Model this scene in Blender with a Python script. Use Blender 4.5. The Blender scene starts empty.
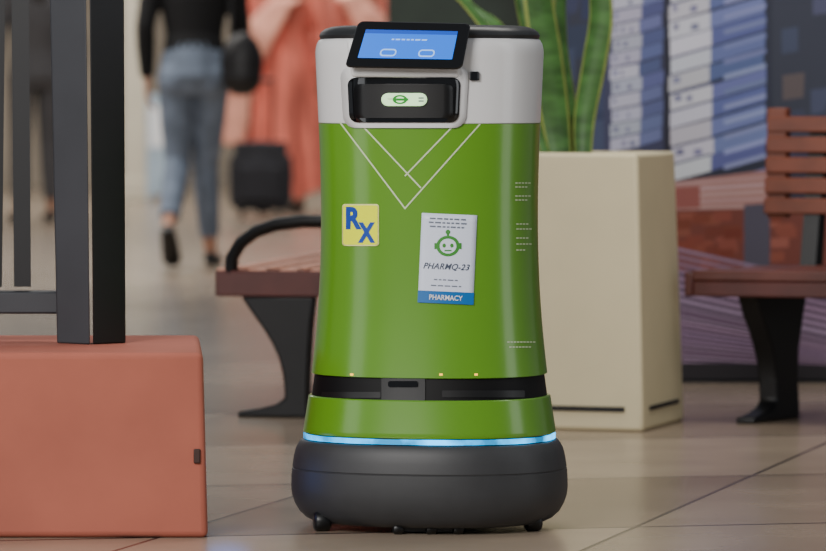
import bpy, bmesh, math, random
import numpy as np
from mathutils import Vector, Matrix
random.seed(4)
F=4500.0; H=0.81; HY=90.0
def W(px,py,Y): return Vector(((px-413)*Y/F, Y, H-(py-HY)*Y/F))
def YG(py): return H*F/(py-HY)
scene=bpy.context.scene
COL=scene.collection
# ------------------------------------------------------------ materials
def s2l(c):
    return tuple(((v/255)/12.92 if v/255<=.04045 else ((v/255+.055)/1.055)**2.4) for v in c)
def mat(name,rgb,rough=.5,metal=0,var=.0,scale=20,emit=0,coat=0,bump=0,spec=.5,stretch=None,emvar=None,crough=.03):
    m=bpy.data.materials.new(name); m.use_nodes=True
    nt=m.node_tree; b=nt.nodes['Principled BSDF']
    c=s2l(rgb)
    b.inputs['Base Color'].default_value=(*c,1)
    b.inputs['Roughness'].default_value=rough; b.inputs['Metallic'].default_value=metal
    b.inputs['Coat Weight'].default_value=coat; b.inputs['Coat Roughness'].default_value=crough
    b.inputs['Specular IOR Level'].default_value=spec
    if var>0 or bump>0 or emvar:
        tc=nt.nodes.new('ShaderNodeTexCoord'); n=nt.nodes.new('ShaderNodeTexNoise')
        n.inputs['Scale'].default_value=scale; n.inputs['Detail'].default_value=5
        if stretch:
            mp=nt.nodes.new('ShaderNodeMapping'); mp.inputs['Scale'].default_value=stretch
            nt.links.new(tc.outputs['Object'],mp.inputs['Vector']); nt.links.new(mp.outputs['Vector'],n.inputs['Vector'])
        else: nt.links.new(tc.outputs['Object'],n.inputs['Vector'])
        if var>0:
            r=nt.nodes.new('ShaderNodeValToRGB')
            r.color_ramp.elements[0].position=.35; r.color_ramp.elements[1].position=.65
            r.color_ramp.elements[0].color=(*[v*(1-var) for v in c],1)
            r.color_ramp.elements[1].color=(*[min(1,v*(1+var)) for v in c],1)
            nt.links.new(n.outputs['Fac'],r.inputs['Fac']); nt.links.new(r.outputs['Color'],b.inputs['Base Color'])
        if emvar:
            mr=nt.nodes.new('ShaderNodeMapRange'); mr.inputs['From Min'].default_value=.4; mr.inputs['From Max'].default_value=.6
            mr.inputs['To Min'].default_value=emvar[0]; mr.inputs['To Max'].default_value=emvar[1]
            nt.links.new(n.outputs['Fac'],mr.inputs['Value']); nt.links.new(mr.outputs['Result'],b.inputs['Emission Strength'])
            b.inputs['Emission Color'].default_value=(*c,1)
        if bump>0:
            bp=nt.nodes.new('ShaderNodeBump'); bp.inputs['Strength'].default_value=bump; bp.inputs['Distance'].default_value=.01
            nt.links.new(n.outputs['Fac'],bp.inputs['Height']); nt.links.new(bp.outputs['Normal'],b.inputs['Normal'])
    if emit>0:
        b.inputs['Emission Color'].default_value=(*c,1); b.inputs['Emission Strength'].default_value=emit
    return m
M_green=mat('green_gloss',(92,146,26),.28,var=.03,scale=3,coat=.6,crough=.16)
M_white=mat('white_gloss',(222,222,222),.3,coat=.4,crough=.1)
M_dkgrey=mat('dark_grey_plastic',(50,51,53),.5,var=.05,scale=30)
M_lid=mat('lid_plastic',(34,36,38),.35)
M_black=mat('black_plastic',(12,13,15),.4)
M_slot=mat('slot_black',(7,7,9),.55,spec=.25)
M_block=mat('sensor_block_plastic',(13,14,16),.35)
M_blackgl=mat('black_glass',(8,9,12),.08,coat=.5)
M_cyan=mat('cyan_light',(0,168,240),.4,scale=11,emvar=(.35,4.0))
M_line=mat('pale_line',(206,222,180),.35)
M_yellow=mat('sticker_yellow_glow',(236,244,0),.6,spec=.2,emit=.12)  # faint emission brightens the yellow; the sticker is no light source
M_yedge=mat('sticker_pale_edge',(236,238,150),.6)
M_blue=mat('sticker_blue',(8,66,165),.5)
M_paper=mat('label_paper',(222,230,248),.4)
M_greytxt=mat('label_grey_text',(104,112,130),.5)
M_title=mat('label_title_text',(62,72,92),.5)
M_lgreen=mat('label_green',(56,138,46),.5)
M_strip=mat('label_blue_strip',(12,104,176),.4)
M_wtxt=mat('white_text',(228,232,235),.5)
M_screen=mat('screen_blue',(8,104,222),.2,emit=.8)
M_screen2=mat('screen_dark_blue',(10,70,180),.2,emit=.6)
M_screen3=mat('screen_pale',(150,200,250),.2,emit=.7)
M_pill=mat('pill_light',(205,250,190),.3,emit=.9)
M_pillg=mat('pill_green',(30,140,40),.3,emit=.3)
M_amber=mat('amber_light',(255,190,40),.3,emit=2)
M_iron=mat('cast_iron',(15,15,17),.45,metal=.2,var=.1)
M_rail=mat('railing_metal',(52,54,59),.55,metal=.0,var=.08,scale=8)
M_raild=mat('railing_metal_dark_shade',(20,21,24),.5,metal=.1,var=.08,scale=8)  # dark railing metal, also paints the shade on the post's side
M_terra=mat('terracotta',(168,94,76),.8,var=.08,scale=5,bump=.15)
M_cream=mat('planter_cream',(226,213,174),.55,var=.03,scale=5)
M_soil=mat('soil',(60,45,35),.9,var=.3,scale=60,bump=.5)
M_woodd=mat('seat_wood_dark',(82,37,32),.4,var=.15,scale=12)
M_woodl=mat('seat_wood_lit',(220,162,138),.25,var=.12,scale=12)  # slat wood made paler so the slats seem to catch light
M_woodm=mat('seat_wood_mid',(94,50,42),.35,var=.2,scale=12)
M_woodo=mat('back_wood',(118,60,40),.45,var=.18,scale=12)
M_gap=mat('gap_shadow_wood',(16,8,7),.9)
M_leaf=mat('leaf_green',(70,112,54),.45,var=.4,scale=9,stretch=(1,1,3.2))
M_leafy=mat('leaf_edge_yellow',(156,170,88),.5,var=.15)
M_skin=mat('skin',(190,140,115),.6)
M_skin2=mat('skin_dark',(140,95,72),.6)
M_hair=mat('hair_dark',(35,26,22),.6,var=.2,scale=80)
M_jeans=mat('denim',(114,126,144),.85,var=.22,scale=12)
M_knit=mat('black_top',(16,16,19),.85)
M_shoe=mat('black_shoe',(22,20,20),.45)
M_leather=mat('black_leather',(24,22,24),.4)
M_coral=mat('coral_dress',(228,118,100),.85,var=.38,scale=5,stretch=(2.2,2.2,.5))
M_coral2=mat('pink_coral_dress',(222,130,112),.85,var=.38,scale=5,stretch=(2.2,2.2,.5))
M_peach=mat('peach_scarf',(236,160,138),.85,var=.3,scale=7)
M_greycl=mat('grey_cloth',(70,68,70),.85,var=.1)
M_case=mat('suitcase_cloth',(38,38,44),.8,var=.1)
M_beige=mat('column_paint',(206,198,178),.7,var=.03,scale=3)
M_backw=mat('back_wall_paint',(152,140,124),.8,var=.2,scale=.9)
M_alc=mat('dark_shopfront',(34,46,38),.6,var=.4,scale=3)
M_board=mat('board_pale_blue',(160,180,195),.6,var=.1,scale=6)
M_eye=mat('eye_white',(220,220,215),.3); M_lip=mat('lip',(160,90,85),.5)

def floor_mat():
    m=bpy.data.materials.new('floor_tiles'); m.use_nodes=True; nt=m.node_tree; N=nt.nodes; L=nt.links
    b=N['Principled BSDF']
    tc=N.new('ShaderNodeTexCoord'); sp=N.new('ShaderNodeSeparateXYZ'); L.new(tc.outputs['Object'],sp.inputs[0])
    def mt(op,a,b_=None,c=None):
        n=N.new('ShaderNodeMath'); n.operation=op
        for i,v in enumerate((a,b_,c)):
            if v is None: continue
            if isinstance(v,(int,float)): n.inputs[i].default_value=v
            else: L.new(v,n.inputs[i])
        return n.outputs[0]
    u=mt('SUBTRACT',sp.outputs['X'],mt('MULTIPLY',sp.outputs['Y'],.27))
    v=mt('SUBTRACT',sp.outputs['Y'],mt('MULTIPLY',sp.outputs['X'],.22))
    def line(x,per,off,w):
        f=mt('FRACT',mt('DIVIDE',mt('ADD',x,off),per))
        d=mt('ABSOLUTE',mt('SUBTRACT',f,.5))
        return mt('GREATER_THAN',d,.5-w/per),mt('FLOOR',mt('DIVIDE',mt('ADD',x,off),per))
    l1,i1=line(u,.82,1.84+.0,.005); l2,i2=line(v,1.05,-9.3+10.5,.008)
    g=mt('MAXIMUM',l1,l2)
    cb=N.new('ShaderNodeCombineXYZ'); L.new(i1,cb.inputs[0]); L.new(i2,cb.inputs[1])
    wn=N.new('ShaderNodeTexWhiteNoise'); wn.noise_dimensions='2D'; L.new(cb.outputs[0],wn.inputs['Vector'])
    ns=N.new('ShaderNodeTexNoise'); ns.inputs['Scale'].default_value=3.5; ns.inputs['Detail'].default_value=6
    L.new(tc.outputs['Object'],ns.inputs['Vector'])
    r=N.new('ShaderNodeValToRGB'); e=r.color_ramp.elements
    e[0].position=.2; e[0].color=(*s2l((122,107,92)),1); e[1].position=.8; e[1].color=(*s2l((166,149,130)),1)
    L.new(mt('ADD',mt('MULTIPLY',ns.outputs['Fac'],.6),mt('MULTIPLY',wn.outputs['Value'],.42)),r.inputs['Fac'])
    mx=N.new('ShaderNodeMixRGB'); L.new(g,mx.inputs['Fac']); L.new(r.outputs['Color'],mx.inputs['Color1'])
    mx.inputs['Color2'].default_value=(*s2l((64,58,56)),1)
    L.new(mx.outputs['Color'],b.inputs['Base Color'])
    b.inputs['Roughness'].default_value=.24
    bp=N.new('ShaderNodeBump'); bp.inputs['Strength'].default_value=.05; bp.inputs['Distance'].default_value=.01
    L.new(ns.outputs['Fac'],bp.inputs['Height']); L.new(bp.outputs['Normal'],b.inputs['Normal'])
    return m
M_floor=floor_mat()
# ------------------------------------------------------------ helpers
def mkobj(name,verts,faces,mats,parent=None,smooth=False,mi=None,recalc=True,sharp=None):
    me=bpy.data.meshes.new(name); me.from_pydata([tuple(v) for v in verts],[],faces)
    if not isinstance(mats,(list,tuple)): mats=[mats]
    for m in mats: me.materials.append(m)
    if mi is not None:
        for p,i in zip(me.polygons,mi): p.material_index=i
    if recalc:
        bm=bmesh.new(); bm.from_mesh(me); bmesh.ops.recalc_face_normals(bm,faces=bm.faces); bm.to_mesh(me); bm.free()
    if smooth:
        me.polygons.foreach_set('use_smooth',[True]*len(me.polygons))
        if sharp: me.set_sharp_from_angle(angle=math.radians(sharp))
    me.update()
    o=bpy.data.objects.new(name,me); COL.objects.link(o)
    if parent is not None: attach(o,parent)
    return o
PM={}
def attach(o,p):
    o.parent=p
    o.matrix_parent_inverse=PM[p.name].inverted()
    PM[o.name]=Matrix.Identity(4)
def empty(name,loc,label,cat,rotz=0,group=None):
    e=bpy.data.objects.new(name,None); COL.objects.link(e); e.location=loc; e.rotation_euler=(0,0,rotz)
    e.empty_display_size=.1
    PM[e.name]=Matrix.Translation(loc)@Matrix.Rotation(rotz,4,'Z')
    e['label']=label; e['category']=cat
    if group: e['group']=group
    return e
def tag(o,label,cat,kind=None,group=None):
    o['label']=label; o['category']=cat
    if kind: o['kind']=kind
    if group: o['group']=group
    PM[o.name]=Matrix.Identity(4)
    return o
def bevel(o,w,seg=3,ang=35):
    m=o.modifiers.new('bevel','BEVEL'); m.width=w; m.segments=seg; m.limit_method='ANGLE'; m.angle_limit=math.radians(ang)
    o.data.polygons.foreach_set('use_smooth',[True]*len(o.data.polygons)); o.data.set_sharp_from_angle(angle=math.radians(50))
def prism(bottom,top):
    n=len(bottom); v=list(bottom)+list(top)
    f=[list(range(n))[::-1],list(range(n,2*n))]+[[i,(i+1)%n,n+(i+1)%n,n+i] for i in range(n)]
    return v,f
class Acc:
    def __init__(s): s.v=[];s.f=[];s.m=[]
    def add(s,v,f,mi=0):
        k=len(s.v); s.v+= [Vector(x) for x in v]; s.f+=[[i+k for i in q] for q in f]; s.m+=[mi]*len(f)
    def box(s,c,h,R=None,mi=0):
        vs=[]
        for z in(-1,1):
            for x,y in((-1,-1),(1,-1),(1,1),(-1,1)):
                p=Vector((x*h[0],y*h[1],z*h[2]))
                if R: p=R@p
                vs.append(Vector(c)+p)
        v,f=prism(vs[:4],vs[4:]); s.add(v,f,mi)
    def ell(s,c,r,nu=12,nv=8,mi=0,R=None):
        vs=[];fs=[]
        for j in range(nv+1):
            t=math.pi*j/nv
            for i in range(nu):
                a=2*math.pi*i/nu
                p=Vector((r[0]*math.sin(t)*math.cos(a),r[1]*math.sin(t)*math.sin(a),r[2]*math.cos(t)))
                if R: p=R@p
                vs.append(Vector(c)+p)
        for j in range(nv):
            for i in range(nu):
                fs.append([j*nu+i,j*nu+(i+1)%nu,(j+1)*nu+(i+1)%nu,(j+1)*nu+i])
        s.add(vs,fs,mi)
    def tube(s,pts,n=14,mi=0,cap=True,ref=Vector((1,0,0))):
        P=[Vector(p[0]) for p in pts]; vs=[];fs=[]
        for k,(p,rx,ry) in enumerate(pts):
            t=(P[min(k+1,len(P)-1)]-P[max(k-1,0)]).normalized()
            sd=(ref-t*ref.dot(t))
            if sd.length<1e-3: sd=Vector((0,1,0))-t*t.y
            sd.normalize(); up=t.cross(sd)
            for i in range(n):
                a=2*math.pi*i/n
                vs.append(P[k]+sd*rx*math.cos(a)+up*ry*math.sin(a))
        for k in range(len(P)-1):
            for i in range(n):
                fs.append([k*n+i,k*n+(i+1)%n,(k+1)*n+(i+1)%n,(k+1)*n+i])
        if cap: fs.append(list(range(n))[::-1]); fs.append([(len(P)-1)*n+i for i in range(n)])
        s.add(vs,fs,mi)
    def cyl(s,c,axis,r,hl,n=20,mi=0):
        a=Vector(axis).normalized(); c=Vector(c); s.tube([(c-a*hl,r*.8,r*.8),(c-a*hl*.7,r,r),(c+a*hl*.7,r,r),(c+a*hl,r*.8,r*.8)],n,mi,ref=Vector((0,0,1)) if abs(a.z)<.9 else Vector((1,0,0)))
def accobj(name,A,mats,parent=None,smooth=False,sharp=40,T=None):
    v=A.v if T is None else [T@x for x in A.v]
    return mkobj(name,v,A.f,mats,parent,smooth,A.m,sharp=sharp)
def remeshed(name,A,mt,parent,vox=.009,T=None):
    o=accobj(name+'_tmp',A,mt,None,False)
    m=o.modifiers.new('r','REMESH'); m.mode='VOXEL'; m.voxel_size=vox; m.use_smooth_shade=True
    m2=o.modifiers.new('s','SMOOTH'); m2.factor=.5; m2.iterations=4
    dg=bpy.context.evaluated_depsgraph_get(); me=bpy.data.meshes.new_from_object(o.evaluated_get(dg))
    bpy.data.objects.remove(o)
    if T is not None: me.transform(T)
    me.name=name; me.materials.clear(); me.materials.append(mt)
    for p in me.polygons: p.material_index=0; p.use_smooth=True
    n=bpy.data.objects.new(name,me); COL.objects.link(n)
    if parent is not None: attach(n,parent)
    return n
# ------------------------------------------------------------ setting
fl=mkobj('floor',[(-9,2,0),(9,2,0),(9,40,0),(-9,40,0)],[[0,1,2,3]],M_floor)
tag(fl,'glossy tan stone tile floor with dark joints','floor','structure')
YB=38
a=Acc(); a.box((-2,YB+.1,2.5),(8,.1,2.5)); o=accobj('wall_back',a,M_backw); tag(o,'dull beige brown far wall','wall','structure')
YM=YG(383)
a=Acc(); a.box((2.27,YM+.16,1.6),(1.93,.15,1.6)); o=accobj('wall_right',a,mat('mural_wall_paint',(70,72,80),.6)); tag(o,'dark painted wall carrying a printed city mural','wall','structure')
a=Acc(); a.box((.42,24,1.7),(.56,.1,1.7)); o=accobj('wall_side',a,M_alc); tag(o,'dark green shopfront wall','wall','structure')
cY=33
a=Acc(); w0=W(122,100,cY).x; w1=W(146,100,cY).x; a.box(((w0+w1)/2,cY+.1,1.9),((w1-w0)/2,.1,1.9)); a.box(((w0+w1)/2,cY+.1,.08),((w1-w0)/2+.02,.12,.08))
o=accobj('column',a,M_beige); bevel(o,.01); tag(o,'pale beige painted square column','column')
bY=YG(203)
a=Acc(); p=W(159,155,bY); a.box((p.x,bY,.42),(.09,.02,.36)); a.box((p.x-.07,bY,.03),(.012,.05,.03)); a.box((p.x+.07,bY,.03),(.012,.05,.03)); a.box((p.x,bY-.022,.55),(.07,.003,.15),mi=1)
o=accobj('display_board',a,[M_board,M_wtxt]); bevel(o,.004,2); tag(o,'pale blue and white free-standing display board','display board')
# ------------------------------------------------------------ mural
class Mural:
    def __init__(s): s.v=[];s.f=[];s.c=[];s.k=0
    def q(s,pts,col):
        s.k+=1; b=len(s.v); yy=YM-.006-s.k*.00001
        s.v+=[W(x,y,yy) for x,y in pts]; s.f.append(list(range(b,b+len(pts)))); s.c+= [(*s2l(col),1)]*len(pts)
mu=Mural()
def jit(c,j=10):
    d=random.uniform(-j,j); return tuple(max(0,min(255,v+d+random.uniform(-3,3))) for v in c)
mu.q([(536,-190),(1000,-190),(1000,376),(536,376)],(44,48,66))
for i in range(26):
    x=545+random.uniform(-8,50); y=random.uniform(-60,150); mu.q([(x,y),(x+random.uniform(10,30),y-4),(x+random.uniform(10,30),y+30),(x,y+34)],jit((52,60,90),14))
def blocks(x0,x1,y0,y1,rows,base,side,slope,sw,lean,jx=1.5):
    h=(y1-y0)/rows
    for r in range(rows):
        y=y0+h*r; dx=random.uniform(-jx,jx)+lean*(1-r/rows); g=h*random.uniform(.06,.16); sl=slope+random.uniform(-1,1)
        a0=x0+dx; a1=x1+dx+random.uniform(-1,1)
        mu.q([(a0,y),(a1,y+sl),(a1,y+sl+h),(a0,y+h)],jit((92,94,124),8))
        mu.q([(a0,y+g),(a1,y+g+sl),(a1,y+sl+h),(a0,y+h)],jit(base,12))
        mu.q([(a1,y+g+sl),(a1+sw,y+g+sl-sw*.3),(a1+sw,y+sl+h-sw*.3),(a1,y+sl+h)],jit(side,16))
        nb=random.choice([1,2,2,3])
        for k in range(nb):
            b=a0+(a1-a0)*(.1+.85*k/nb); w_=(a1-a0)*random.uniform(.08,.2)
            if random.random()<.7: mu.q([(b,y+h*.4+sl*.4),(b+w_,y+h*.4+sl*.5),(b+w_,y+h*.75+sl*.5),(b,y+h*.75+sl*.4)],jit((130,130,162),18))
mu.q([(604,-190),(668,-190),(668,152),(604,152)],(58,60,90))
blocks(610,640,-160,152,22,(188,188,206),(92,100,148),-5,22,3)
mu.q([(664,-190),(670,-190),(670,170),(664,170)],(34,34,50))
blocks(671,712,-175,182,20,(206,206,218),(100,110,164),-11,54,-3)
for i in range(24):
    y=-165+i*15; mu.q([(724,y),(766,y-12),(766,y-7),(724,y+5)],jit((134,142,188),22))
mu.q([(772,-190),(1000,-190),(1000,175),(772,165)],(54,58,74))
for i in range(36):
    x=775+random.uniform(0,180); y=random.uniform(-60,150); mu.q([(x,y),(x+random.uniform(8,26),y-3),(x+random.uniform(8,26),y+22),(x,y+25)],jit(random.choice([(66,72,98),(80,70,72),(58,62,86)]),14))
mu.q([(672,182),(768,170),(768,212),(672,210)],(168,122,116))
for i in range(5): mu.q([(672,183+i*6),(765,176+i*7),(765,179+i*7),(672,186+i*6)],jit((192,158,158),10))
mu.q([(672,188),(700,186),(700,208),(672,209)],(150,86,80))
mu.q([(672,210),(1000,205),(1000,270),(672,270)],(116,58,48))
for i in range(34):
    x=672+random.uniform(0,110); y=210+random.uniform(0,50); mu.q([(x,y),(x+18,y-1),(x+18,y+9),(x,y+10)],jit((136,70,54),20))
mu.q([(744,205),(770,203),(770,268),(744,268)],(80,76,92))
mu.q([(536,270),(1000,270),(1000,376),(536,376)],(74,56,80))
for i in range(20):
    y=276+i*7.2; mu.q([(536,y-60),(1000,y+44),(1000,y+47.4),(536,y-57)],jit((160,132,160),20))
mu.q([(536,240),(672,240),(672,376),(536,376)],(60,50,68))
mu.q([(536,360),(1000,368),(1000,385),(536,385)],(34,31,37))
me=bpy.data.meshes.new('mural'); me.from_pydata([tuple(v) for v in mu.v],[],mu.f)
ca=me.color_attributes.new('paint','FLOAT_COLOR','POINT')
for i,c in enumerate(mu.c): ca.data[i].color=c
for v in me.vertices: v.co.z=max(v.co.z,.012)
mm=bpy.data.materials.new('mural_print'); mm.use_nodes=True; b=mm.node_tree.nodes['Principled BSDF']
at=mm.node_tree.nodes.new('ShaderNodeAttribute'); at.attribute_name='paint'; mm.node_tree.links.new(at.outputs['Color'],b.inputs['Base Color']); b.inputs['Roughness'].default_value=.6
me.materials.append(mm); o=bpy.data.objects.new('mural',me); COL.objects.link(o)
tag(o,'printed wall mural of pale city towers and brick blocks','mural')
# ------------------------------------------------------------ low terracotta wall
y0=YG(538); ht=.335; y1=F*.475/245
fr=W(208,500,y0).x; br=W(204,500,y1).x
v,f=prism([(-1.6,y0,0),(fr,y0,0),(br,y1,0),(-1.6,y1,0)],[(-1.6,y0,ht),(fr-.009,y0+.002,ht),(br-.009,y1,ht),(-1.6,y1,ht)])
lw=mkobj('low_wall',v,f,M_terra); bevel(lw,.012,4); tag(lw,'low terracotta coloured plastered wall with rounded edges','wall')
A=Acc(); p=W(197,456,y0); A.box((p.x,y0-.002,p.z),(.006,.003,.013)); o=accobj('metal_clip',A,mat('clip_brown',(60,38,32),.7),lw); bevel(o,.002,2)
yp=F*(H-ht)/255+.06
e=empty('railing',(W(88,345,yp).x,yp,ht),'dark grey metal railing standing on a terracotta wall','railing')
def quadpost(pxs_b,pxs_t,ys,zb,zt):
    bt=[Vector(((p-413)*y/F,y,zb)) for p,y in zip(pxs_b,ys)]; tp=[Vector(((p-413)*y/F,y,zt)) for p,y in zip(pxs_t,ys)]
    return prism(bt,tp)
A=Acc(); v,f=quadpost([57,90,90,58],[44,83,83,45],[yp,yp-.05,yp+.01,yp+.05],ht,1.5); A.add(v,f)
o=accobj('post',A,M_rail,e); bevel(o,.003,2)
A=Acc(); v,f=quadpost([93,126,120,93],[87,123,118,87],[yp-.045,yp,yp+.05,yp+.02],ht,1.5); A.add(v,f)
o=accobj('post',A,M_raild,e); bevel(o,.003,2)  # shaded side of the same post, shade put into its colour
A=Acc(); yb=yp+.05
v,f=quadpost([14,31,31,14],[9,27,27,9],[yb-.03,yb-.03,yb+.03,yb+.03],.44,1.5); A.add(v,f); accobj('bar',A,M_raild,e)
A=Acc(); v,f=quadpost([-12,2,2,-12],[-14,8,8,-14],[yb-.04,yb-.04,yb+.0,yb+.0],.44,1.5); A.add(v,f); accobj('bar',A,M_iron,e)
A=Acc(); xa=W(-90,300,yb).x; xb=W(60,300,yb).x
za=W(0,313,yb).z; zb=W(0,291,yb).z
A.box(((xa+xb)/2,yb,(za+zb)/2),((xb-xa)/2,.035,(zb-za)/2)); o=accobj('rail',A,M_rail,e); bevel(o,.004,2)
# ------------------------------------------------------------ planter
pyY=YG(432)
ang=math.radians(-18)
side=.39
corner=W(643,432,pyY)
ex=Vector((math.cos(ang),math.sin(ang),0)); ey=Vector((-math.sin(ang),math.cos(ang),0))
cen=Vector((corner.x,corner.y,0))-ex*side/2+ey*side/2
cen.z=0
e=empty('planter',cen,'tall cream square planter with tapered sides on the tile floor','planter',ang)
T=Matrix.Translation(cen)@Matrix.Rotation(ang,4,'Z')
hb=side/2; htp=side/2-.019; ph=.66
def sq(h,z): return [(-h,-h,z),(h,-h,z),(h,h,z),(-h,h,z)]
vs=[];fs=[]
lv=[(hb,0.0),(hb-.001,.045),(htp,ph),(htp-.03,ph),(htp-.032,ph-.07)]
for h,z in lv: vs+=sq(h,z)
for k in range(len(lv)-1):
    for i in range(4): fs.append([k*4+i,k*4+(i+1)%4,(k+1)*4+(i+1)%4,(k+1)*4+i])
fs.append([3,2,1,0]); n=(len(lv)-1)*4; fs.append([n,n+1,n+2,n+3])
o=mkobj('pot',[T@Vector(v) for v in vs],fs,M_cream,e); bevel(o,.010,4,25)
for cc,hh in(((.0,-hb-.0005,.052),(hb-.045,.003,.006)),((hb,0,.052),(.003,hb-.06,.005))):
    A=Acc(); A.box(cc,hh); accobj('drain_slot',A,M_black,e,T=T)  # slot drawn as a black bar, its inner shade put into the colour
A=Acc(); A.box((0,0,ph-.055),(htp-.033,htp-.033,.012)); accobj('soil',A,M_soil,e,T=T)
sp=empty('snake_plant',cen+Vector((0,0,ph-.043)),'snake plant with long yellow-edged green leaves growing from a cream planter','plant')
def leaf(path,w,twist=0,tip=True):
    P=[Vector(p) for p in path]; pts=[]
    Q=[P[0]*2-P[1]]+P+[P[-1]*2-P[-2]]
    for k in range(1,len(Q)-2):
        for j in range(7):
            t=j/7; a,b_,c,d=Q[k-1],Q[k],Q[k+1],Q[k+2]
            pts.append(.5*((2*b_)+(c-a)*t+(2*a-5*b_+4*c-d)*t*t+(3*b_-a-3*c+d)*t**3))
    pts.append(P[-1]); n=len(pts); us=[-1,-.82,-.4,0,.4,.82,1]
    vs=[];fs=[];mi=[]
    for k,p in enumerate(pts):
        t=k/(n-1); tan=(pts[min(k+1,n-1)]-pts[max(0,k-1)]).normalized()
        a=twist*1.6*t+twist*.3; ref=Vector((math.cos(a),math.sin(a),0)); sd=(ref-tan*ref.dot(tan)).normalized(); nn=tan.cross(sd)
        ww=w*(.5+.9*t*(1-t)*1.9)*(1 if t<.75 else max(.03,1-((t-.75)/.25)**1.6))
        for u in us: vs.append(p+sd*u*ww+nn*(u*u)*ww*.35)
    m=len(us)
    for k in range(n-1):
        for i in range(m-1):
            fs.append([k*m+i,k*m+i+1,(k+1)*m+i+1,(k+1)*m+i]); mi.append(1 if i in(0,m-2) else 0)
    o=mkobj('leaf',vs,fs,[M_leaf,M_leafy],sp,True,mi)
    s=o.modifiers.new('s','SOLIDIFY'); s.thickness=.004
    return o
yc=cen.y; zs=ph-.042
def LP(pts,dy=0):
    out=[]
    for i,(x,y) in enumerate(pts): out.append(W(x,y,yc+dy*(i/len(pts))))
    out[0].z=zs; out[0].y=yc+(dy*.3 if abs(dy)<.3 else 0)
    return out
leaf(LP([(562,186),(556,120),(547,50),(536,-30),(530,-120)],-.08),.042,.3)
leaf(LP([(583,186),(584,120),(594,60),(600,10),(590,-50),(560,-90)],-.06),.032,-.35)
leaf(LP([(572,186),(570,110),(562,40),(566,-20),(590,-90)],.08),.026,.6)
leaf(LP([(556,186),(546,110),(530,40),(518,-20),(512,-90)],.10),.018,-.3)
leaf(LP([(548,186),(530,100),(500,30),(465,0),(430,-60)],.05),.018,.4)
leaf(LP([(550,186),(520,80),(480,20),(445,-12),(400,-20)],-.1),.016,.8)
# ------------------------------------------------------------ benches
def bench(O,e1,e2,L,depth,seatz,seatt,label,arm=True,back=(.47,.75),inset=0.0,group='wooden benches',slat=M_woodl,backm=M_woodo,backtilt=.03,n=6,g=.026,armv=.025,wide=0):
    O=Vector(O); e1=Vector((*e1,0)).normalized(); e2=Vector((*e2,0)).normalized()
    def L3(u,v,z): return O+e1*u+e2*v+Vector((0,0,z))
    E=empty('bench',L3(depth/2,L/2,0),label,'bench',group=group)
    def bx(A,u0,u1,v0,v1,z0,z1,mi=0):
        v,f=prism([L3(u0,v0,z0),L3(u1,v0,z0),L3(u1,v1,z0),L3(u0,v1,z0)],[L3(u0,v0,z1),L3(u1,v0,z1),L3(u1,v1,z1),L3(u0,v1,z1)]); A.add(v,f,mi)
    A=Acc(); w=(depth-g*(n-1))/n
    for i in range(n): bx(A,i*(w+g),i*(w+g)+w,0.02,L-.02,seatz-.022,seatz+.003,0)
    bx(A,0,depth,0,.022,seatz-seatt,seatz-.002,1); bx(A,0,depth,L-.022,L,seatz-seatt,seatz-.002,1)
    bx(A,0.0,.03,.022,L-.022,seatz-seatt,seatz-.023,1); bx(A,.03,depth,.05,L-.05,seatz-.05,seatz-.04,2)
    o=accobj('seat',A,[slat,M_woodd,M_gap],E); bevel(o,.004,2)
    zt=seatz-seatt
    poly=[(.065,zt),(.25+wide*1.6,zt),(.243+wide*1.3,.24),(.238+wide,.17),(.234+wide,.09),(.234+wide*1.2,.0),(.055,0),(.058,.014),(.11,.022),(.155,.034),(.176,.05),(.172,.10),(.160,.15),(.143,.185),(.118,.225),(.09,.262)]
    for vv in (inset,L-inset-.05):
        A=Acc(); v,f=prism([L3(u,vv,z) for u,z in poly],[L3(u,vv+.05,z) for u,z in poly]); A.add(v,f)
        o=accobj('leg',A,M_iron,E); bevel(o,.006,2)
    for vv in (inset+.0,L-inset-.05):
        A=Acc(); pl=[(depth-.04,zt-.01),(depth,zt-.01),(depth+backtilt+.03,back[1]-.03),(depth+backtilt,back[1]-.03)]
        v,f=prism([L3(u,vv,z) for u,z in pl],[L3(u,vv+.04,z) for u,z in pl]); A.add(v,f)
        accobj('back_support',A,M_iron,E)
    A=Acc(); nb=5; z0,z1=back; hh=(z1-z0)
    for i in range(nb):
        za=z0+hh*i/nb; zb=z0+hh*(i+.78)/nb; uu=depth+backtilt*((za-seatz)/(z1-seatz))-.004
        bx(A,uu-.022,uu,0,L,za,zb)
    bx(A,depth+backtilt-.028,depth+backtilt+.0,-.0,.05,z0-.01,z1+.01); bx(A,depth+backtilt-.028,depth+backtilt,L-.05,L,z0-.01,z1+.01)
    o=accobj('backrest',A,backm,E); bevel(o,.004,2)
    if arm:
        for vv in (armv,L-armv):
            pth=[(.035,seatz-.01),(.038,seatz+.03),(.060,seatz+.066),(.098,seatz+.094),(.15,seatz+.112),(.22,seatz+.120),(.30,seatz+.119),(.38,seatz+.112),(depth+.02,seatz+.10)]
            A=Acc(); A.tube([(L3(u,vv,z),.026,.0165) for u,z in pth],12,ref=e2)
            accobj('armrest',A,M_iron,E,smooth=True)
    return E
yl=YG(417); an=math.radians(11)
O=W(215,417,yl); O.z=0
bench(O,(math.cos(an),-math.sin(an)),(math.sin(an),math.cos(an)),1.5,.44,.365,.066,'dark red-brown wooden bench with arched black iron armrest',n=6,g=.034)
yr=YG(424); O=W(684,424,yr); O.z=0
bench(O,(.54,.84),(.86,-.3),1.0,.42,.37,.06,'red-brown slatted wooden bench with black iron legs',arm=False,back=(.50,.755),inset=.10,slat=M_woodm,wide=.05)
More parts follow.
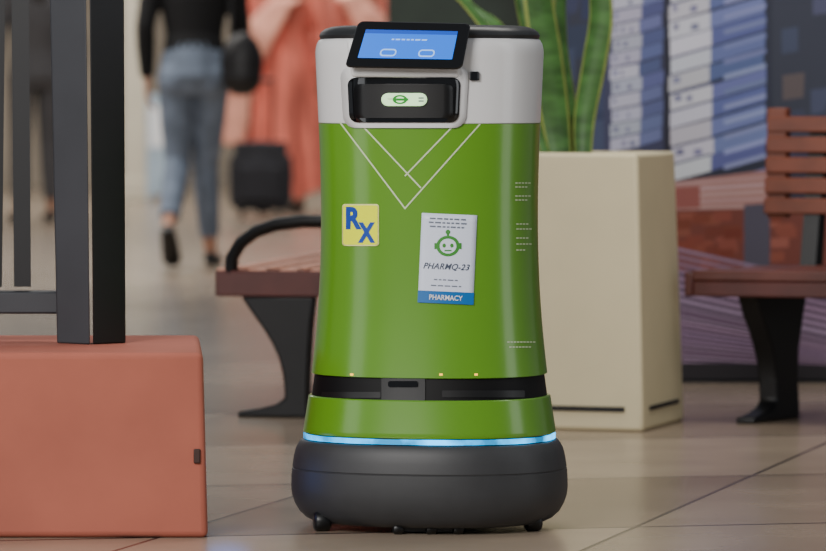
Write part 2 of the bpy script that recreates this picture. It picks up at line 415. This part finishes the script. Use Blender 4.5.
# ------------------------------------------------------------ ROBOT
RY=F/538.; RX=(429.5-413)/538.; RA=math.radians(-11.5)
RB=empty('delivery_robot',(RX,RY,0),'green and white delivery robot with touchscreen on dark grey base','robot',RA)
RT=PM[RB.name]; RTI=RT.inverted()
pz=np.array([.178,.2338,.28,.3267,.4197,.52,.6055,.68,.754,.83,.903]); pa=np.array([.2335,.2265,.2195,.2130,.2050,.2020,.2015,.2030,.2055,.2090,.2125])
pc=np.polyfit(pz,pa,4)
def aR(z): return float(np.polyval(pc,z))
NE=2.35; BR=.80
def sect(a,z,n=96,b=None):
    b=a*BR if b is None else b; out=[]
    for i in range(n):
        t=2*math.pi*i/n; c,s=math.cos(t),math.sin(t)
        out.append(Vector((a*math.copysign(abs(c)**(2/NE),c),b*math.copysign(abs(s)**(2/NE),s),z)))
    return out
def loft(name,prof,m,parent=RB,n=128,capb=True,capt=True,T=RT,sharp=35):
    vs=[];fs=[]
    for z,a in prof: vs+=sect(a,z,n)
    for k in range(len(prof)-1):
        for i in range(n): fs.append([k*n+i,k*n+(i+1)%n,(k+1)*n+(i+1)%n,(k+1)*n+i])
    if capb: fs.append(list(range(n))[::-1])
    if capt: fs.append([(len(prof)-1)*n+i for i in range(n)])
    return mkobj(name,[T@v for v in vs],fs,m,parent,True,sharp=sharp)
bp=[(.011,.200),(.013,.216),(.019,.229),(.030,.2410),(.045,.2495),(.060,.2545),(.075,.2562),(.095,.2556),(.1090,.2545),(.1098,.2530),(.1116,.2530),(.1124,.2540),(.130,.2515),(.144,.2480),(.150,.2455),(.156,.2420),(.1605,.2385),(.1625,.2360),(.1635,.222)]
loft('base',bp,M_dkgrey,sharp=50)
loft('light_ledge',[(.162,.215),(.1632,.2300),(.1780,.2290),(.179,.215)],M_slot)
loft('light_ring',[(.1640,.215),(.1645,.2335),(.1740,.2335),(.1745,.215)],M_cyan)
loft('lower_skirt',[(.1755,.2)]+[(.176,aR(.178)-.001)]+[(z,aR(z)) for z in np.linspace(.178,.243,10)]+[(.245,aR(.245)-.002),(.2455,.19)],M_green)
loft('sensor_slot',[(.243,.195),(.2435,aR(.243)-.006),(.286,aR(.286)-.006),(.288,.19)],M_slot)
loft('body_shell',[(.284,.18),(.2842,aR(.284)-.003),(.2855,aR(.2855))]+[(z,aR(z)) for z in np.linspace(.288,.748,50)]+[(.7482,.18)],M_green)
loft('upper_shell',[(.7484,.18),(.7486,aR(.7486)-.0012),(.7500,aR(.75))]+[(z,aR(z)) for z in np.linspace(.752,.880,20)]+[(.888,aR(.888)-.0012),(.896,aR(.896)-.0035),(.902,aR(.90)-.007),(.906,aR(.904)-.013)],M_white)
loft('top_lid',[(.903,.196),(.905,.2030),(.911,.2045),(.917,.2015),(.923,.194),(.927,.182),(.929,.165)],M_lid)
def hit(px,py,off=0.0):
    d=Vector(((px-413)/F,1,-(py-HY)/F)); o=Vector((0,0,H))
    lo,hi=RY-.32,RY
    def fn(t):
        p=RTI@(o+d*t); a=aR(p.z); return abs(p.x/a)**NE+abs(p.y/(a*BR))**NE-1
    for _ in range(24):
        m=(lo+hi)/2
        if fn(m)>0: lo=m
        else: hi=m
    p=RTI@(o+d*lo); a=aR(p.z); b=a*BR
    nx=math.copysign(abs(p.x/a)**(NE-1)/a,p.x); ny=math.copysign(abs(p.y/b)**(NE-1)/b,p.y)
    n=Vector((nx,ny,0)).normalized()
    return RT@(p+n*off)
def gshape(name,cx,cy,hw,hh,r,m,off,parent=RB,rot=0,nx=10,ny=10,shear=0,skirt=True,taper=0):
    ys=[-hh+r*(1-math.cos(k/5*math.pi/2)) for k in range(6)] if r>0 else [-hh]
    mid=list(np.linspace(-hh+r,hh-r,ny)); ys=ys[:-1]+mid+[-y for y in ys[:-1]][::-1] if r>0 else list(np.linspace(-hh,hh,ny))
    vs=[];fs=[]; m_=nx+1
    for y in ys:
        w=hw
        if r>0 and abs(y)>hh-r: w=hw-r+math.sqrt(max(0,r*r-(abs(y)-(hh-r))**2))
        w*=1-taper*y/hh
        for i in range(m_):
            x=(-1+2*i/nx)*max(w,.01)
            c,s=math.cos(rot),math.sin(rot); X=x*c-y*s+shear*y; Y=x*s+y*c
            vs.append(hit(cx+X,cy+Y,off))
    for k in range(len(ys)-1):
        for i in range(nx): fs.append([k*m_+i,k*m_+i+1,(k+1)*m_+i+1,(k+1)*m_+i])
    o=mkobj(name,vs,fs,m,parent,True,recalc=False)
    if skirt:
        s=o.modifiers.new('s','SOLIDIFY'); s.thickness=abs(off)*.9; s.offset=0
    return o
def strip(acc,p0,p1,w,off,n=24,mi=0):
    d=Vector((p1[0]-p0[0],p1[1]-p0[1])); q=Vector((-d.y,d.x)).normalized()*w/2
    vs=[];fs=[]
    for i in range(n+1):
        c=(p0[0]+d.x*i/n,p0[1]+d.y*i/n); vs+=[hit(c[0]-q.x,c[1]-q.y,off),hit(c[0]+q.x,c[1]+q.y,off)]
    for i in range(n): fs.append([2*i,2*i+1,2*i+3,2*i+2])
    acc.add(vs,fs,mi)
def textmesh(txt,size,shear=0,bold=0,spacing=1):
    cu=bpy.data.curves.new('t','FONT'); cu.body=txt; cu.size=size; cu.align_x='CENTER'; cu.align_y='CENTER'; cu.shear=shear; cu.offset=bold; cu.resolution_u=4; cu.space_character=spacing
    o=bpy.data.objects.new('t',cu); COL.objects.link(o); dg=bpy.context.evaluated_depsgraph_get(); dg.update()
    me=bpy.data.meshes.new_from_object(o.evaluated_get(dg)); v=[x.co.copy() for x in me.vertices]; f=[list(p.vertices) for p in me.polygons]
    bpy.data.objects.remove(o); return v,f
def text(acc,txt,cx,cy,size,off,rot=0,shear=0,bold=0,mi=0,width=None,height=None,spacing=1):
    v,f=textmesh(txt,size,shear,bold,spacing)
    xs=[p.x for p in v]; ys=[p.y for p in v]; mx=(max(xs)+min(xs))/2; my=(max(ys)+min(ys))/2
    kx=width/(max(xs)-min(xs)) if width else 1; ky=height/(max(ys)-min(ys)) if height else kx
    out=[]
    for p in v:
        x=(p.x-mx)*kx; y=-(p.y-my)*ky; c,s=math.cos(rot),math.sin(rot)
        out.append(hit(cx+x*c-y*s,cy+x*s+y*c,off))
    acc.add(out,f,mi)
A=Acc()
for p0,p1 in [((340,122),(405.5,209)),((480,124),(404.5,209)),((359,122),(421,188)),((455,124),(405,176))]:
    strip(A,p0,p1,1.5,.0008)
accobj('trim_stripe',A,M_line,RB)
gshape('slot_sensor',403,389.5,22,12.5,3,M_block,-.002,skirt=False)
gshape('sensor_lens',403,384,15,3,2,M_blackgl,.0000,skirt=False)
gshape('slot_flap',350,395,30,3.0,1,M_black,-.003,skirt=False)
gshape('slot_flap',484,394,42,3.5,1,M_black,-.003,skirt=False)
for x in(352,441,476):
    gshape('indicator_light',x,374.5,1.6,1.0,0,M_amber,.001,nx=3,ny=3,skirt=False)
gshape('face_bezel',405,97,62,31,12,M_white,.0028,taper=.03)
pn=gshape('face_panel',405,100,54.5,22.5,8,M_blackgl,.0048,taper=.02)
gshape('face_recess',405,101,48,17,5,M_black,.0076,parent=pn)
gshape('face_light',406,99.5,22,6.4,6.3,M_pill,.0105,parent=pn)
A=Acc()
def ring(acc,cx,cy,rx,ry,w,off,n=36,mi=0,rot=0):
    vs=[];fs=[]
    for i in range(n):
        t=2*math.pi*i/n
        for k in(1,1-w): vs.append(hit(cx+rx*k*math.cos(t),cy+ry*k*math.sin(t),off))
    for i in range(n): j=(i+1)%n; fs.append([2*i,2*i+1,2*j+1,2*j])
    acc.add(vs,fs,mi)
ring(A,402,99.5,7,4.6,.35,.0160); strip(A,(396,99.5),(410,99.5),2.4,.0161,6)
strip(A,(420,98),(425,98),1.3,.0160,3,1);strip(A,(420,101),(425,101),1.3,.0160,3,1)
accobj('face_icon',A,[M_pillg,M_greytxt],pn)
gshape('camera_window',474,76,4.5,4.5,1,M_blackgl,.004,nx=4,ny=4)
# Rx sticker
st=gshape('rx_sticker',361,225,18.3,21,3,M_yedge,.0012,rot=0)
gshape('sticker_face',361,225,17.0,19.6,2.4,M_yellow,.0022,parent=st,skirt=False)
A=Acc()
text(A,'R',354.7,218,20,.0030,bold=.9,width=15.5,height=22.5); text(A,'X',367.2,232.5,18,.0030,bold=.9,width=17,height=20.5)
accobj('sticker_lettering',A,M_blue,st)
# label
lb=gshape('paper_label',447.5,258,27.5,44,0,M_paper,.0014,rot=.045,shear=-.0,nx=10,ny=14)
gshape('label_footer',445.8,297.5,27.7,6,0,M_strip,.0026,parent=lb,rot=.045,skirt=False)
R_=.045
def lines(name,rows,seed):
    A=Acc()
    for (y,x0,x1,w) in rows:
        x=x0
        while x<x1-2:
            l=random.uniform(2.5,6); strip(A,(x,y+(x-448)*R_),(min(x+l,x1),y+(min(x+l,x1)-448)*R_),w,.0026,2); x+=l+1.4
    accobj(name,A,M_greytxt,lb)
lines('label_heading',[(219,430,466,1.5),(223,429,469,1.5),(227,430,464,1.5)],1)
lines('label_small_print',[(280,434,458,1.2),(286,431,461,1.2)],1)
A=Acc(); text(A,'PHARMQ-23',446.5,267,9,.0026,rot=R_,shear=.3,bold=.16,width=46,height=7.2,spacing=1.06); accobj('label_title',A,M_title,lb)
A=Acc()
ring(A,448,246,11.6,10.4,.28,.0026); strip(A,(448,232.5),(448,237.5),2.2,.0027,4)
ring(A,448,232,2.4,2.4,.9,.0027,12)
for x in(435.6,460.4): strip(A,(x,243),(x,249),2.2,.0027,3)
for x in(444.2,451.8): ring(A,x,245.5,1.7,2.1,.95,.0027,12)
strip(A,(444.5,250.5),(451.5,250.5),1.3,.0027,4)
accobj('label_emblem',A,M_lgreen,lb)
A=Acc(); text(A,'PHARMACY',446,297.6,7,.0036,rot=R_,bold=.12,width=33,height=5.2); accobj('footer_text',A,M_wtxt,lb)
for grp in([(183,515,528),(187,515,526),(196,515,529),(200,515,525)],[(224,516,527),(229,516,530),(238,516,526),(244,516,529),(250,516,524)],[(342,507,533),(347,509,530)]):
    A=Acc()
    for y,a_,b_ in grp:
        x=a_
        while x<b_:
            strip(A,(x,y),(x+2.4,y),1.2,.0008,2); x+=3.2
    accobj('side_marking',A,M_line,RB)
# screen
def bil(c,u,v,lift=0):
    p=(c[0]*(1-u)+c[1]*u)*(1-v)+(c[3]*(1-u)+c[2]*u)*v
    n=(c[1]-c[0]).cross(c[3]-c[0]).normalized()
    if n.y>0: n=-n
    return p+n*lift
YF=RY-.187
C=[W(358.5,21.0,YF+.012),W(471,23.5,YF+.000),W(462,69.5,YF-.022),W(344.5,67.5,YF-.010)]
def rr(c,u0,u1,v0,v1,r,lift,asp=2.3,n=6,back=0):
    pts=[]
    for (cu,cv,a0) in ((u1-r,v0+r*asp,-90),(u1-r,v1-r*asp,0),(u0+r,v1-r*asp,90),(u0+r,v0+r*asp,180)):
        for i in range(n+1):
            t=math.radians(a0+90*i/n); pts.append(bil(c,cu+r*math.cos(t),cv+r*asp*math.sin(t),lift)+Vector((0,back,0)))
    return pts
fr_=rr(C,0,1,0,1,.05,0); bk=rr(C,.03,.97,.03,.92,.05,0,back=.05); fr2=rr(C,.008,.992,.02,.98,.05,.003)
v,f=prism(bk,fr_); nb_=len(bk)
sf=mkobj('touchscreen',v+fr2,[f[0]]+f[2:]+[[nb_+i,nb_+(i+1)%nb_,2*nb_+(i+1)%nb_,2*nb_+i] for i in range(nb_)]+[[2*nb_+i for i in range(nb_)]],M_blackgl,RB)
def dq(name,u0,u1,v0,v1,m,lift,par,r=.006):
    p=rr(C,u0,u1,v0,v1,r,lift); return mkobj(name,p,[list(range(len(p)))],m,par)
dsp=dq('display',.09,.90,.19,.80,M_screen,.0040,sf)
dq('menu_bar',.09,.90,.19,.27,M_screen2,.0046,sf)
for u in(.27,.60):
    dq('button',u,u+.14,.60,.76,M_screen3,.0052,sf,.03); dq('button_face',u+.012,u+.128,.63,.73,M_screen,.0058,sf,.02)
A=Acc()
def seg(u0,u1,v0,v1): 
    A.add([bil(C,u0,v0,.0052),bil(C,u1,v0,.0052),bil(C,u1,v1,.0052),bil(C,u0,v1,.0052)],[[0,1,2,3]])
u=.34
while u<.64: 
    l=random.uniform(.02,.05); seg(u,u+l,.38,.41); u+=l+.012
accobj('screen_text',A,M_screen3,sf)
q=[W(346,40,YF+.022),W(464,42,YF+.012),W(459,78,YF+.006),W(351,77,YF+.014)]
q2=[x+Vector((.01,.09,0)) for x in q]
v,f=prism(q,q2); o=mkobj('screen_mount',v,f,M_white,RB); bevel(o,.006,3)
for px,dy in((322,-.10),(533,-.10)):
    yy=RY+dy; xx=(px-413)*yy/F
    A=Acc(); A.cyl((xx,yy,.018),(1,.2,0),.018,.015); accobj('wheel',A,M_black,RB,smooth=True,sharp=60)
A=Acc(); A.box(((428-413)*RY/F,RY-.14,.010),(.065,.012,.006))
for px in(398,431,458):
    yy=RY-.16; xx=(px-413)*yy/F; A.cyl((xx,yy,.010),(1,.2,0),.010,.009)
accobj('drive_bogie',A,M_black,RB,smooth=True)
# ------------------------------------------------------------ PEOPLE
def hand(A,wr,dirv,side,s=1,curl=.3,back=Vector((0,-1,0))):
    d=Vector(dirv).normalized(); sd=Vector(side).normalized(); nrm=d.cross(sd).normalized()
    wr=Vector(wr); palm=wr+d*.045
    A.tube([(wr,.022,.018),(wr+d*.03,.034,.015),(wr+d*.075,.040,.014),(wr+d*.09,.034,.010)],12,ref=sd)
    for i,(o_,l) in enumerate(((-.03,.065),(-.01,.075),(.01,.07),(.028,.055))):
        b=wr+d*.082+sd*o_; m1=b+d*l*.5+nrm*l*curl*.35; m2=m1+d*l*.42+nrm*l*curl*.9
        A.tube([(b-d*.02,.0095,.0095),(b,.0095,.0095),(m1,.0085,.0085),(m2,.006,.006)],8,ref=sd)
    tb=wr+d*.025-sd*.03
    A.tube([(wr+d*.015-sd*.01,.012,.012),(tb,.012,.012),(tb+d*.03-sd*.02,.010,.010),(tb+d*.058-sd*.024+nrm*.01,.008,.008)],8,ref=nrm)
def person(name_label,loc,rotz,J,outfit,skin,scale=1,group=None):
    T=Matrix.Translation(loc)@Matrix.Rotation(rotz,4,'Z')@Matrix.Scale(scale,4)
    E=empty('person',loc,name_label,'person',rotz)
    V=Vector
    pel=V(J['pel']); ch=V(J['ch']); nk=V(J['nk']); hd=V(J['hd'])
    def body(A,g=0,arms=True,torso=True,head=True,armend=1.0):
        if torso:
            A.tube([(pel+V((0,0,-.10)),.10+g,.085+g),(pel,.145+g,.108+g),(pel+V((0,0,.10)),.130+g,.098+g),(pel*.5+ch*.5,.120+g,.09+g),(ch,.148+g,.105+g),(ch+V((0,0,.10)),.158+g,.095+g),(nk+V((0,0,-.03)),.09+g,.07+g),(nk+V((0,0,.0)),.055+g*.6,.055+g*.6)],20)
        if head:
            A.tube([(nk-V((0,0,.05)),.055,.055),(nk+V((0,.01,.05)),.052,.052),(hd,.05,.05)],12)
            A.ell(hd+V((0,0,.02)),(.073,.092,.105)); A.ell(hd+V((0,.035,-.05)),(.052,.055,.06))
            A.ell(hd+V((0,.098,-.01)),(.013,.02,.022))
            for sx in(-1,1): A.ell(hd+V((sx*.075,-.005,0)),(.012,.02,.032))
        if arms:
            for s in('L','R'):
                sh,el,wr=[V(p) for p in J['arm'+s]]
                A.ell(sh,(.052+g,.052+g,.052+g)); 
                A.tube([(ch*.4+sh*.6+V((0,0,.02)),.05+g,.06+g),(sh,.05+g,.05+g)],12,ref=V((0,1,0)))
                A.tube([(sh,.046+g,.048+g),(sh*.5+el*.5,.041+g,.043+g),(el,.034+g,.034+g)],12)
                A.ell(el,(.034+g,)*3)
                we=el+(wr-el)*armend
                A.tube([(el,.034+g,.034+g),(el*.6+wr*.4,.033+g,.033+g),(we,.022+g,.021+g)],12)
    A=Acc(); body(A)
    for s in('L','R'):
        hp,kn,an_,to=[V(p) for p in J['leg'+s]]
        A.tube([(hp+V((0,0,.03)),.075,.085),(hp*.5+kn*.5,.066,.07),(kn,.050,.052)],14); A.ell(kn,(.050,.053,.053))
        A.tube([(kn,.048,.052),(kn*.65+an_*.35,.046,.053),(an_,.031,.034)],14); A.ell(an_,(.034,.038,.036))
        he=an_+V((0,-.03,-.045)) if to.z>an_.z-.1 else an_+V((0,-.045,.0))
        A.tube([(he,.028,.026),(an_*.5+to*.5+V((0,0,-.01)),.036,.03),(to,.038,.018)],12)
        sh,el,wr=[V(p) for p in J['arm'+s]]
        hand(A,wr,(wr-el).normalized()*.6+V((0,0,-.4)),V((0,1 ,0)),curl=.4 if s=='L' else -.4)
    remeshed('body',A,skin,E,.0085,T)
    A=Acc(); A.ell(hd+V((0,-.018,.035)),(.086,.098,.105)); A.tube([(hd+V((0,-.08,.02)),.06,.04),(hd+V((0,-.10,-.08)),.065,.035),(hd+V((0,-.10,-.2)),.05,.03),(hd+V((0,-.09,-.28)),.02,.015)],12)
    remeshed('hair',A,M_hair,E,.01,T)
    for sx in(-1,1):
        A=Acc(); A.ell(hd+V((sx*.03,.083,.012)),(.013,.008,.008)); accobj('eye',A,M_eye,E,True,T=T)
    A=Acc(); A.ell(hd+V((0,.086,-.062)),(.024,.008,.007)); accobj('mouth',A,M_lip,E,True,T=T)
    for s in('L','R'):
        hp,kn,an_,to=[V(p) for p in J['leg'+s]]
        A=Acc()
        he=an_+V((0,-.03,-.045)) if to.z>an_.z-.1 else an_+V((0,-.05,-.005))
        d=(to-he).normalized(); 
        A.tube([(he-d*.012,.030,.028),(he+d*.04,.037,.034),(he*.45+to*.55,.043,.030),(to,.045,.024),(to+d*.03,.026,.014)],14)
        remeshed('shoe',A,M_shoe,E,.007,T)
    kind,mt=outfit['lower']
    if kind=='jeans':
        A=Acc(); A.tube([(pel+V((0,0,-.10)),.12,.10),(pel+V((0,-.01,-.03)),.164,.135),(pel+V((0,0,.06)),.150,.118),(pel+V((0,0,.13)),.132,.104)],22)
        for s in('L','R'):
            hp,kn,an_,to=[V(p) for p in J['leg'+s]]
            A.ell(hp+V((0,-.03,0)),(.082,.10,.10))
            A.tube([(hp+V((0,0,.03)),.086,.11),(hp*.5+kn*.5,.076,.084),(kn,.061,.066)],16); A.ell(kn,(.061,.066,.066))
            A.tube([(kn,.061,.066),(kn*.6+an_*.4,.057,.064),(kn*.14+an_*.86,.047,.050)],16)
        remeshed('trousers',A,mt,E,.008,T)
    else:
        A=Acc(); n=96; rows=30; vs=[];fs=[]
        R1=outfit.get('rad',.3); zt=outfit.get('ztop',pel.z+.12); zb=outfit.get('hem',.12); r0=outfit.get('r0',.135); ph_=outfit.get('phase',0)
        for k in range(rows+1):
            t=k/rows; z=zt+(zb-zt)*t; r=r0+(R1-r0)*min(1,t*1.05)**.8
            r*=1-.16*math.exp(-((z-1.08)/.10)**2)
            for i in range(n):
                a_=2*math.pi*i/n; rr_=r*(1+.10*min(1,t*1.5)*math.sin(6*a_+2.6*t+ph_)+.07*t*math.sin(13*a_+1+ph_-3*t)+.03*math.sin(21*a_))
                vs.append(V((pel.x+rr_*math.cos(a_)+.03*math.sin(3*t+ph_),pel.y+rr_*.72*math.sin(a_),z+.05*t*math.sin(2*a_+ph_)+.025*t*math.sin(5*a_))))
        for k in range(rows):
            for i in range(n): fs.append([k*n+i,k*n+(i+1)%n,(k+1)*n+(i+1)%n,(k+1)*n+i])
        A.add(vs,fs); accobj('skirt',A,mt,E,True,T=T,sharp=None)
        A=Acc(); pts=[]
        sx=outfit.get('side',1)
        for k,(x,y,z,w_) in enumerate([(-.16*sx,-.16,1.36,.07),(-.06*sx,.19,1.28,.09),(.06*sx,.24,1.10,.11),(.17*sx,.23,.92,.12),(.22*sx,.22,.72,.12),(.24*sx,.23,.52,.10),(.23*sx,.24,.42,.07)]):
            pts.append((V((x,y,z)),w_,.022))
        A.tube(pts,14); remeshed('scarf',A,M_peach,E,.012,T)
    A=Acc(); body(A,outfit.get('g',.012),head=False,armend=outfit.get('sleeve',.93)); 
    remeshed('top',A,outfit['top'],E,.009,T)
    return E,T
Jw=dict(pel=(0,0,.90),ch=(0,.02,1.22),nk=(0,.03,1.42),hd=(0,.05,1.54),
 armL=((-.175,.01,1.36),(-.22,-.04,1.10),(-.215,.02,.86)),armR=((.175,.01,1.36),(.21,.06,1.12),(.205,.20,.97)),
 legL=((-.082,0,.86),(-.075,.03,.48),(-.105,-.24,.19),(-.09,-.18,.04)),
 legR=((.082,0,.86),(.045,.13,.47),(.065,.19,.085),(.08,.32,.025)))
wy=YG(267)-.1; wx=W(194,100,wy).x
wE,wT=person('woman walking away in black top, blue jeans and black shoes',Vector((wx,wy,0)),0,Jw,dict(lower=('jeans',M_jeans),top=M_knit,sleeve=.95),M_skin)
c=Vector((wx+.225,wy-.185,.93))
hbg=empty('handbag',Vector((c.x,c.y,.79)),'black leather shoulder bag carried by a walking woman','handbag')
A=Acc(); A.ell(c,(.10,.055,.145)); A.ell(c+Vector((.0,0,-.06)),(.095,.06,.09)); remeshed('bag_body',A,M_leather,hbg,.01)
A=Acc(); A.tube([(c+Vector((-.05,0,.10)),.008,.012),(c+Vector((-.05,.03,.3)),.008,.012),(c+Vector((-.045,.10,.50)),.008,.012),(c+Vector((-.04,.19,.515)),.008,.012)],8); accobj('strap',A,M_leather,hbg,True)
Js=dict(pel=(0,0,.92),ch=(0,.0,1.22),nk=(0,.01,1.42),hd=(0,.03,1.54),
 armL=((-.185,.0,1.36),(-.26,-.02,1.10),(-.27,.05,.86)),armR=((.185,.0,1.36),(.26,-.02,1.10),(.27,.05,.86)),
 legL=((-.085,0,.88),(-.09,.03,.48),(-.10,0,.085),(-.11,.13,.025)),legR=((.085,0,.88),(.09,.03,.48),(.10,0,.085),(.11,.13,.025)))
y1_=YG(213); x1_=W(284,100,y1_).x
person('person in long flowing coral robe standing beside a suitcase',Vector((x1_,y1_,0)),math.radians(160),Js,dict(lower=('skirt',M_coral),top=M_coral,sleeve=.95,hem=.16,rad=.27,ztop=1.36,r0=.19,g=.03),M_skin2,1.08)
y2_=YG(209); x2_=W(351,100,y2_).x
person('person in long pink coral dress with pleats',Vector((x2_,y2_,0)),math.radians(200),Js,dict(lower=('skirt',M_coral2),top=M_coral2,sleeve=.95,hem=.14,rad=.28,ztop=1.36,r0=.19,g=.03,phase=1.7,side=-1),M_skin2,1.12)
y3_=YG(222); x3_=W(36,100,y3_).x
person('person in grey clothes standing behind a metal railing',Vector((x3_,y3_,0)),math.radians(20),Js,dict(lower=('jeans',M_greycl),top=M_greycl,sleeve=.95),M_skin2)
ys_=YG(219); c=W(261,214,ys_); c.z=0
sE=empty('suitcase',c,'dark grey soft rolling suitcase with raised handle','suitcase')
A=Acc(); A.ell(c+Vector((0,0,.27)),(.205,.13,.225),20,14); A.box(c+Vector((0,0,.27)),(.165,.09,.215)); A.box(c+Vector((0,0,.24)),(.195,.10,.15)); A.box(c+Vector((0,-.115,.22)),(.13,.02,.11)); remeshed('case_body',A,M_case,sE,.012)
for sx in(-1,1):
    A=Acc(); A.cyl(c+Vector((sx*.12,0,.035)),(1,0,0),.035,.015); accobj('wheel',A,M_black,sE,True)
A=Acc()
for sx in(-1,1): A.tube([(c+Vector((sx*.07,.06,.45)),.008,.008),(c+Vector((sx*.07,.08,.86)),.008,.008)],8)
A.tube([(c+Vector((-.085,.08,.87)),.012,.012),(c+Vector((.085,.08,.87)),.012,.012)],8,ref=Vector((0,0,1))); accobj('handle',A,M_iron,sE,True)
# ------------------------------------------------------------ lights
w=bpy.data.worlds.new('world'); scene.world=w; w.use_nodes=True
w.node_tree.nodes['Background'].inputs['Color'].default_value=(.88,.93,1,1); w.node_tree.nodes['Background'].inputs['Strength'].default_value=.20
def area(loc,tgt,sx,sy,p,col=(1,1,1),diff=1):
    l=bpy.data.lights.new('lamp','AREA'); l.shape='RECTANGLE'; l.size=sx; l.size_y=sy; l.energy=p; l.color=col; l.diffuse_factor=diff
    o=bpy.data.objects.new('added_area_light',l); COL.objects.link(o); o.location=loc  # unseen lamp added for the lighting, not a real ceiling fixture
    o.rotation_euler=(Vector(tgt)-Vector(loc)).to_track_quat('-Z','Y').to_euler(); return o
area((-2.2,4.0,2.8),(0,8.5,.6),1.8,2.0,255,(1,.97,.94))
area((.6,10.0,4.2),(.5,10.8,0),3,2.2,120,(1,.96,.91))
area((-2.5,21,4.5),(-1.5,22,0),5,6,470,(1,.96,.9))
area((-2,31,4.5),(-1.5,32,0),6,6,470,(1,.97,.92))
area((2.6,7.4,1.5),(0.2,8.4,.6),.9,2.6,14,(.95,.97,1),.3)  # added side strips, here and below, for vertical streaks on the shell
area((-2.6,6.9,1.5),(0.0,8.4,.6),.9,2.6,14,(.95,.97,1),.3)
l=bpy.data.lights.new('added_blue_glow','POINT'); l.energy=.18; l.color=(.05,.25,1); l.shadow_soft_size=.05; l.specular_factor=0
o=bpy.data.objects.new('added_blue_lamp',l); COL.objects.link(o); o.location=(-.345,8.26,.10)  # unseen lamp added to spill blue on the low wall's end
# ------------------------------------------------------------ camera
cd=bpy.data.cameras.new('cam'); cam=bpy.data.objects.new('camera',cd); COL.objects.link(cam)
cam.location=(0,0,H); cam.rotation_euler=(math.pi/2,0,0)
cd.sensor_width=36; cd.lens=F/826*36; cd.shift_y=-(275.5-HY)/826; cd.clip_end=200
cd.dof.use_dof=True; cd.dof.focus_distance=RY-.18; cd.dof.aperture_fstop=5.6
scene.camera=cam
